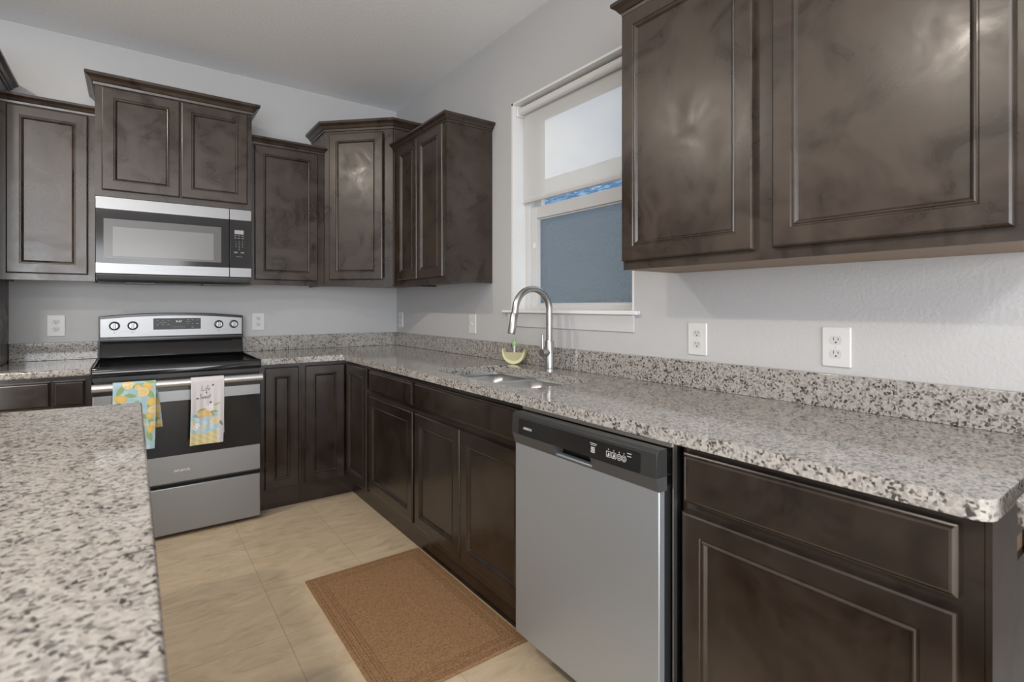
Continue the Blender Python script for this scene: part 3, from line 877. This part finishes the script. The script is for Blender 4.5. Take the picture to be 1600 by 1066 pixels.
split_parts('key_lettering', kp, M['ink_dim'], mc, lambda p: round(p.z, 2) > 1.6)
und = [(-.395, 1.390), (-.385, 1.366), (-.36, 1.354), (-.06, 1.352), (-.02, 1.362), (-.02, 1.396), (-.395, 1.396)]
obj('underside', MB().prism([(m0+.004, y, z) for y, z in und], [(m1-.004, y, z) for y, z in und]), M['charcoal'], mw, bevel=.003)
for xx in (m0+.13, m1-.25):
    obj('grease_filter', MB().box(xx, xx+.13, -.345, -.18, 1.348, 1.3525), simple('filter_mesh', (.12, .12, .12), .5, .8), mw)

# ------------------------------------------------------------------ dishwasher
D0, D1 = -2.518, -3.112         # far side, near side
dw = thing('dishwasher', 'stainless dishwasher with a black control strip, under the worktop', 'dishwasher', (-.35, (D0+D1)/2, 0))
obj('tub', MB().box(-.615, -.03, D0-.004, D1+.004, .09, .868), M['black_plastic'], dw)
obj('toe_panel', MB().box(-.535, -.515, D0-.004, D1+.004, .008, .10), M['black_plastic'], dw)
obj('door_panel', MB().box(-.673, -.650, D0, D1+.002, .125, .772), M['steel_v'], dw, bevel=.003)
obj('door_liner', MB().box(-.650, -.620, D0-.002, D1+.003, .125, .772), M['black_plastic'], dw)
FW = FR(-.6855)
def prism_y(pts, y0, y1): return MB().prism([(x, y0, z) for x, z in pts], [(x, y1, z) for x, z in pts])
cp = prism_y([(-.625, .7985), (-.6865, .7985), (-.6838, .859), (-.676, .8665), (-.645, .8665), (-.645, .80), (-.625, .80)], D0+.001, D1)
hc = obj('control_strip', cp, M['graphite'], dw, bevel=.003)
lipp = [(-.645, .762), (-.6735, .762), (-.6865, .798), (-.645, .798)]
lp = MB()
p0, p1 = -2.728, -2.884
for a, b in ((D0+.001, p0), (p1, D1)):
    t_ = prism_y(lipp, a, b); lp.add(t_.v, t_.f)
t_ = prism_y([(-.625, .762), (-.6735, .762), (-.6752, .7665), (-.625, .7665)], p0, p1); lp.add(t_.v, t_.f)
hl = obj('handle_lip', lp, M['charcoal'], dw)
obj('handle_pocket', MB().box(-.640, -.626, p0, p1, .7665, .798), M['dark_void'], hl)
# inset glossy fascia on the sloped front face
V_ = Vector((-.6835+.6865, 0, .866-.7985)).normalized()
Wn = Vector((-V_.z, 0, V_.x))
FP = Frame((-.6865, 0, .7985), (0, -1, 0), Wn, V_)
pts = rrect(2.553, 3.063, .001, .052, .006, 4)
fs_ = obj('control_fascia', MB().prism([FP(u, v, -.002) for u, v in pts], [FP(u, v, .0012) for u, v in pts]), M['black'], hc)
obj('brand_lettering', text_mb('AMANA', FP, 2.602, .024, .0125, .0016, 0, bold=.0003), M['ink'], fs_)
ic = MB()
for q in range(2): ic.fbox(FP, 2.955, 2.985-.004*q, .043-.006*q, .0445-.006*q, .0014, .0016) if False else None
ic.fbox(FP, 2.885, 2.912, .0405, .042, .0014, .0016).fbox(FP, 2.887, 2.910, .036, .0373, .0014, .0016)
for q in range(4): ic.fbox(FP, 2.889, 2.904, .016+.0042*q, .0185+.0042*q, .0014, .0016)
for u in (2.955, 2.974):
    a = rrect(u-.008, u+.008, .017, .033, .0015, 2); b = rrect(u-.0066, u+.0066, .0184, .0316, .001, 2)
    ic.rings([[FP(x, y, .0015) for x, y in a], [FP(x, y, .0015) for x, y in b]], False, False)
    ic.fbox(FP, u-.0045, u+.0045, .0205, .0225, .0014, .0016).fbox(FP, u-.001, u+.003, .0225, .0285, .0014, .0016)
    ic.fbox(FP, u-.0012, u+.0012, .0365, .039, .0014, .0016)
for u in (2.993, 3.009):
    for R, r_ in ((.0085, .0072), (.0045, .0030)):
        ic.rings([[FP(u+R*math.cos(2*PI*k/20), .025+R*math.sin(2*PI*k/20), .0015) for k in range(20)], [FP(u+r_*math.cos(2*PI*k/20), .025+r_*math.sin(2*PI*k/20), .0015) for k in range(20)]], False, False)
    ic.fbox(FP, u-.0012, u+.0012, .0365, .039, .0014, .0016)
ic.fbox(FP, 3.020, 3.034, .041, .043, .0014, .0016).fbox(FP, 3.020, 3.034, .034, .0355, .0014, .0016)
split_parts('symbol_lettering', ic, M['ink'], fs_, lambda p: (p.y < -2.93)+(p.y < -2.984)+(p.y < -3.0175))
obj('mounting_strip', MB().box(-.640, -.622, D0+.002, D1-.0085, .8698, .8782).box(-.634, -.620, D1-.0085, D1-.0115, .10, .8775), simple('bright_trim', (.55, .53, .51), .35, 1), dw)

# ------------------------------------------------------------------ tea towels
def inseg(p, a, b):
    ax, ay = a; bx, by = b; px, py = p
    dx, dy = bx-ax, by-ay
    t = max(0, min(1, ((px-ax)*dx+(py-ay)*dy)/(dx*dx+dy*dy+1e-9)))
    return math.hypot(px-ax-dx*t, py-ay-dy*t)
def ell(x, y, cx, cy, a, b, rot=0):
    c_, s_ = math.cos(rot), math.sin(rot)
    X, Y = x-cx, y-cy
    return ((X*c_+Y*s_)/a)**2+((-X*s_+Y*c_)/b)**2
def leaf(x, y, cx, cy, a, b, rot):
    c_, s_ = math.cos(rot), math.sin(rot)
    X, Y = (x-cx)*c_+(y-cy)*s_, -(x-cx)*s_+(y-cy)*c_
    return abs(X) < a and abs(Y) < b*(1-(X/a)**2)

def slice_col(x, y, cx, cy, R):
    d = math.hypot(x-cx, y-cy)/R
    if d > 1: return None
    if d > .90: return (.80, .48, .08)
    if d > .78: return (.86, .80, .55)
    a = (math.atan2(y-cy, x-cx) % (PI/4))/(PI/4)
    if a < .14 or d < .10: return (.84, .76, .45)
    return (.82, .58, .16)
LS = []
rnd = random.Random(11)
def lemon_pattern(x, y):    # x 0..w, y measured downwards from the handle
    col = (.36, .58, .66)
    n_ = math.sin(x*90+y*60)+math.sin(x*53-y*110)
    if n_ > .9: col = (.46, .65, .68)
    for (cx, cy, a, b, r) in ((.030, .052, .030, .012, -1.0), (.100, .030, .028, .011, -.3), (.148, .012, .030, .013, .5), (.150, .075, .030, .013, 1.0), (.070, .078, .026, .010, .2),
                              (.085, .125, .028, .011, -.8), (.150, .145, .026, .011, 1.2), (.030, .125, .026, .010, .9), (.120, .185, .028, .011, .4), (.155, .215, .026, .011, 1.3), (.150, .285, .030, .012, 1.2), (.06, .24, .03, .012, .2)):
        if leaf(x, y, cx, cy, a, b, r): col = (.22, .40, .14) if (x*300+y*200) % 2 < 1.3 else (.34, .50, .22)
    for (cx, cy, a, b, r) in ((.140, .038, .022, .017, .4), (.030, .092, .028, .018, .2), (.155, .115, .017, .021, 0), (.075, .165, .027, .018, -.3), (.150, .185, .018, .015, .5), (.025, .2, .02, .016, 0), (.155, .250, .016, .020, 0)):
        e_ = ell(x, y, cx, cy, a, b, r)
        if e_ < 1: col = (.78, .44+.14*(1-e_), .08)
    for (cx, cy, R) in ((.060, .022, .0235), (.122, .064, .0235), (.100, .040, .013), (.160, .155, .018), (.040, .150, .022), (.110, .225, .022), (.04, .27, .022), (.163, .225, .012)):
        s_ = slice_col(x, y, cx, cy, R)
        if s_: col = s_
    return col

STR = {  # simple script strokes, unit height letters
 'L': [[(.1, 1), (.05, .05), (.45, .0)]], 'i': [[(.1, .5), (.1, 0), (.2, .05)], [(.12, .72), (.12, .74)]],
 'f': [[(.35, .9), (.22, 1), (.15, .7), (.12, -.3), (.02, -.25)], [(.0, .4), (.3, .45)]],
 'e': [[(.05, .25), (.3, .3), (.2, .5), (.05, .3), (.12, 0), (.35, .1)]],
 's': [[(.25, .45), (.08, .4), (.25, .15), (.05, .0)]],
 'S': [[(.42, .9), (.2, 1), (.08, .75), (.4, .35), (.25, .02), (.0, .1)]],
 'w': [[(.0, .5), (.1, 0), (.22, .4), (.34, 0), (.46, .5)]], 't': [[(.15, .9), (.12, .05), (.3, .05)], [(.0, .55), (.45, .65)]]}
def word(txt, x, y, h, gap):
    segs = []
    for ch in txt:
        for st in STR[ch]:
            pts_ = [(x+px*h+.12*h*py, y-py*h) for px, py in st]
            segs += list(zip(pts_, pts_[1:]))
        x += gap.get(ch, .4)*h
    return segs
g_ = {'L': .55, 'i': .28, 'f': .36, 'e': .4, 's': .3, 'S': .5, 'w': .55, 't': .4}
SEG = word('Life', .046, .082, .026, g_)+word('is', .066, .098, .011, g_)+word('Sweet', .037, .124, .024, g_)
BEES = [(.100, .055, .5), (.029, .122, 0), (.090, .146, .6)]
def sweet_pattern(x, y, w=.158, L=.355):
    base = (.66, .63, .66)
    col = base
    v = L-y
    wob = .004*math.sin(x*70)+.003*math.sin(x*160+1)
    if v < .150+wob and x < .150-.03*max(0, (.12-v))*6:      # blue bowl
        k_ = math.sin(x*110+v*40)*math.sin(v*95-x*30)
        edge = .130-.0*x
        if v < .155: col = (.40, .62, .72) if k_ > -.25 else (.52, .70, .76)
        if x > .118+.2*(.15-v): col = base
    if v < .050+wob*1.5+.05*(x-.05): col = (.70, .58, .22) if math.sin(x*140+v*220) > -.3 else (.74, .66, .36)
    if v < .06 and x > .125: col = base
    for (cx, cy, a, b, r, c1) in ((.048, .185, .024, .008, -.35, (.30, .42, .10)), (.118, .158, .020, .006, -.3, (.40, .50, .16)), (.096, .205, .018, .008, 1.0, (.22, .36, .10)),
                                  (.030, .215, .022, .008, .25, (.28, .42, .42)), (.110, .195, .018, .006, .3, (.36, .45, .15)), (.138, .258, .020, .007, 1.1, (.20, .24, .20))):
        if leaf(x, y, cx, cy, a, b, r): col = c1
    for (cx, cy, a, b, r) in ((.055, .203, .027, .018, -.2), (.082, .210, .018, .013, .2), (.112, .245, .025, .019, -.4), (.056, .272, .014, .010, .5), (.014, .252, .016, .012, .6)):
        e_ = ell(x, y, cx, cy, a, b, r)
        if e_ < 1:
            col = (.80, .42+.16*(1-e_), .16) if cy < .22 else (.80, .60+.06*e_, .38)
    for (cx, cy) in ((.080, .172), (.092, .166), (.090, .180), (.030, .262), (.022, .275)):
        for q in range(5):
            a = 2*PI*q/5+.3
            if ell(x, y, cx+.008*math.cos(a), cy+.008*math.sin(a), .0068, .0042, a) < 1: col = (.86, .82, .80)
        if math.hypot(x-cx, y-cy) < .0025: col = (.7, .5, .15)
    for (cx, cy, r) in BEES:
        if ell(x, y, cx, cy, .0062, .0042, -r) < 1: col = (.05, .05, .06)
    if .045 < y < .135:
        for a, b in SEG:
            if abs(a[0]-x) < .03 and inseg((x, y), a, b) < .00125: return (.10, .10, .14)
    return col

def towel(name, label, x0, x1, zf, back_dx, zb, pattern, phase):
    w = x1-x0
    R = .0218
    Lf = HZ-zf; Lb = HZ-zb
    rows = []   # (y, z, s) s = distance downwards along the front from the top; negative behind
    n1 = int(Lf/.0021)
    t = thing(name, label, 'towel', ((x0+x1)/2, HY, HZ), 'tea towels on the oven handle')
    def sheet(rows, dx0, dx1, nm):
        nx = int(w/.0021); vs, cols, fs = [], [], []
        for (y, z, s, dx, amp) in rows:
            for i in range(nx+1):
                u = i/nx
                yy = y-amp*(.5+.5*math.sin(u*7+phase))-amp*.6*math.sin(u*15+phase*2)**2
                vs.append((x0+w*u+dx, yy, z)); cols.append(pattern(w*u, s))
        for r in range(len(rows)-1):
            for i in range(nx):
                a = r*(nx+1)+i; fs.append((a, a+1, a+nx+2, a+nx+1))
        o = obj(nm, MB().add(vs, fs), None, t, smooth=True)
        ca = o.data.color_attributes.new('print', 'FLOAT_COLOR', 'POINT')
        for i, c_ in enumerate(cols): ca.data[i].color = tuple(.74*q+.26*(.40*sum(c_)/3+.17) for q in c_)+(1,)
        m = o.modifiers.new('cloth', 'SOLIDIFY'); m.thickness = .0016; m.offset = 1
        o.data.materials.append(M['towel'])
        return o
    rows = []
    for k in range(12):      # over the bar, from the back to the front
        a = PI*k/11
        rows.append((HY+R*math.cos(a), HZ+R*math.sin(a), R*(a-PI/2), 0, 0))
    for k in range(1, n1+1):
        s = Lf*k/n1
        rows.append((HY-R-.004*s/Lf, HZ-s, s+R*PI/2, .012*(s/Lf)**2*(-.5), .0035*min(1, s/.12)))
    sheet(rows, 0, 0, 'front_fold')
    rows = []
    n2 = int(Lb/.003)
    for k in range(n2+1):
        s = Lb*k/n2
        rows.append((HY+R+.0005, HZ-s, s+.03, back_dx*(s/Lb)**.6 if s > 0 else 0, 0))
    sheet(rows, 0, 0, 'back_fold')
    return t
tw, tn, tl, tb = mat('printed_cotton')
at = tn.new('ShaderNodeVertexColor'); at.layer_name = 'print'
tl.new(at.outputs['Color'], tb.inputs['Base Color']); tb.inputs['Roughness'].default_value = .85
tb.inputs['Specular IOR Level'].default_value = .2
M['towel'] = tw
towel('tea_towel', 'blue tea towel printed with lemons hanging on the oven handle', -1.795, -1.621, .505, .030, .60, lemon_pattern, .4)
towel('tea_towel', 'white tea towel with handwritten lettering and oranges, hanging on the oven handle', -1.470, -1.317, .492, .006, .53, sweet_pattern, 2.0)

# ------------------------------------------------------------------ floor mat
rx0, rx1, ry0, ry1 = -1.103, -.556, -2.432, -1.540
mm, mn, ml, mb_ = mat('woven_coir')
v = coords(mn, ml)
sep = mn.new('ShaderNodeSeparateXYZ'); ml.new(v, sep.inputs[0])
def mth(op, a=None, b=None, av=None, bv=None):
    x = mn.new('ShaderNodeMath'); x.operation = op
    if a is not None: ml.new(a, x.inputs[0])
    elif av is not None: x.inputs[0].default_value = av
    if b is not None: ml.new(b, x.inputs[1])
    elif bv is not None: x.inputs[1].default_value = bv
    return x.outputs[0]
ax_ = mth('SUBTRACT', None, mth('ABSOLUTE', sep.outputs['X']), av=(rx1-rx0)/2)
ay_ = mth('SUBTRACT', None, mth('ABSOLUTE', sep.outputs['Y']), av=(ry1-ry0)/2)
dmin = mth('MINIMUM', ax_, ay_)
lines = mth('GREATER_THAN', mth('SINE', mth('MULTIPLY', dmin, bv=2*PI/.0105)), bv=.55)
inb = mth('MULTIPLY', mth('LESS_THAN', dmin, bv=.068), mth('GREATER_THAN', dmin, bv=.010))
gap_ = mth('SUBTRACT', None, mth('MULTIPLY', mth('GREATER_THAN', dmin, bv=.030), mth('LESS_THAN', dmin, bv=.042)), av=1)
lm_ = mth('MULTIPLY', mth('MULTIPLY', lines, inb), gap_)
w1 = noise(mn, ml, coords(mn, ml, (1, .25, 1)), 420, 3); w2 = noise(mn, ml, coords(mn, ml, (.25, 1, 1)), 420, 3)
wv_ = mth('ADD', w1.outputs['Fac'], w2.outputs['Fac'])
rp = ramp(mn, [(.36, (.16, .088, .044)), (.5, (.275, .160, .083)), (.66, (.39, .25, .14))])
ml.new(mth('MULTIPLY', wv_, bv=.5), rp.inputs['Fac'])
mx = mn.new('ShaderNodeMix'); mx.data_type = 'RGBA'; ml.new(mth('MULTIPLY', lm_, bv=.45), mx.inputs['Factor'])
ml.new(rp.outputs['Color'], mx.inputs['A']); mx.inputs['B'].default_value = (.10, .048, .022, 1)
ml.new(mx.outputs['Result'], mb_.inputs['Base Color']); mb_.inputs['Roughness'].default_value = .95; mb_.inputs['Specular IOR Level'].default_value = .1
bump(mn, ml, mb_, mth('SUBTRACT', wv_, mth('MULTIPLY', lm_, bv=.8)), .5, .004)
rug = obj('floor_mat', MB().box(rx0, rx1, ry0, ry1, .0005, .009), mm, loc=((rx0+rx1)/2, (ry0+ry1)/2, 0), bevel=.003)
tag(rug, 'brown woven kitchen mat on the tile floor in front of the sink cabinet', 'floor mat')

# ------------------------------------------------------------------ wall plates
def outlet(name, label, pos, rz, kind='outlet'):
    t = thing(name, label, 'light switch' if kind == 'switch' else 'outlet', (0, 0, 0), 'white wall plates')
    F = Frame((0, 0, 0), (1, 0, 0), (0, -1, 0))
    hw, hh = .0405, .061
    rs = [[F(a, b, w) for a, b in rrect(-hw+i, hw-i, -hh+i, hh-i, .004, 3)] for i, w in ((0, .0005), (0, .003), (.003, .0062))]
    obj('cover_plate', MB().rings(rs), M['plate'], t)
    if kind == 'outlet':
        for dz in (.0205, -.0205):
            r_ = []
            n = 24
            def shp(R): return [(max(-R*1.0, min(R*1.0, R*1.08*math.cos(2*PI*k/n))), max(-R*.80, min(R*.80, R*math.sin(2*PI*k/n)))) for k in range(n)]
            rc = obj('receptacle', MB().rings([[F(a, b+dz, w) for a, b in shp(R)] for R, w in ((.0172, .005), (.0172, .0058), (.0165, .0072))]), M['plate_groove'], t)
            sl_ = MB()
            sl_.fbox(F, -.0072, -.0052, dz+.000, dz+.0085, .007, .0074).fbox(F, .0052, .0072, dz+.000, dz+.0072, .007, .0074)
            sl_.lathe(F(0, dz-.0065, .0069), (0, -1, 0), [(.0026, 0), (.0026, .0006)], 12)
            obj('slots', sl_, M['slot'], rc)
        obj('screw', MB().lathe(F(0, 0, .006), (0, -1, 0), [(.003, 0), (.003, .001), (0, .0014)], 12), M['plate_groove'], t)
    else:
        obj('toggle', MB().prism([F(-.005, -.012, .006), F(.005, -.012, .006), F(.005, .012, .006), F(-.005, .012, .006)],
                                 [F(-.0035, -.004, .008), F(.0035, -.004, .008), F(.003, .002, .017), F(-.003, .002, .017)]), M['plate'], t)
        for dz in (.030, -.030):
            obj('screw', MB().lathe(F(0, dz, .006), (0, -1, 0), [(.003, 0), (.003, .001), (0, .0014)], 12), M['plate_groove'], t)
    t.location = pos; t.rotation_euler = (0, 0, rz)
    return t
def copy_tree(o, parent=None):
    c = o.copy(); COL.objects.link(c)
    if parent: c.parent = parent
    for ch in list(o.children): copy_tree(ch, c)
    return c
proto = outlet('wall_outlet', 'white wall outlet left of the range, above the short worktop', (-2.069, 0, 1.110), 0)
for lab, pos, rz in (('white wall outlet just right of the range control panel', (-1.0165, 0, 1.116), 0),
                     ('white wall outlet tucked beside the inside corner of the walls', (0, -.088, 1.114), -PI/2),
                     ('white wall outlet just right of the window sill', (0, -2.762, 1.097), -PI/2),
                     ('white wall outlet nearest the viewer, under the large wall cabinet', (0, -3.239, 1.097), -PI/2)):
    c = copy_tree(proto); c.location = pos; c.rotation_euler = (0, 0, rz); c['label'] = lab
outlet('light_switch', 'white light switch on the wall left of the faucet', (0, -1.162, 1.111), -PI/2, 'switch')
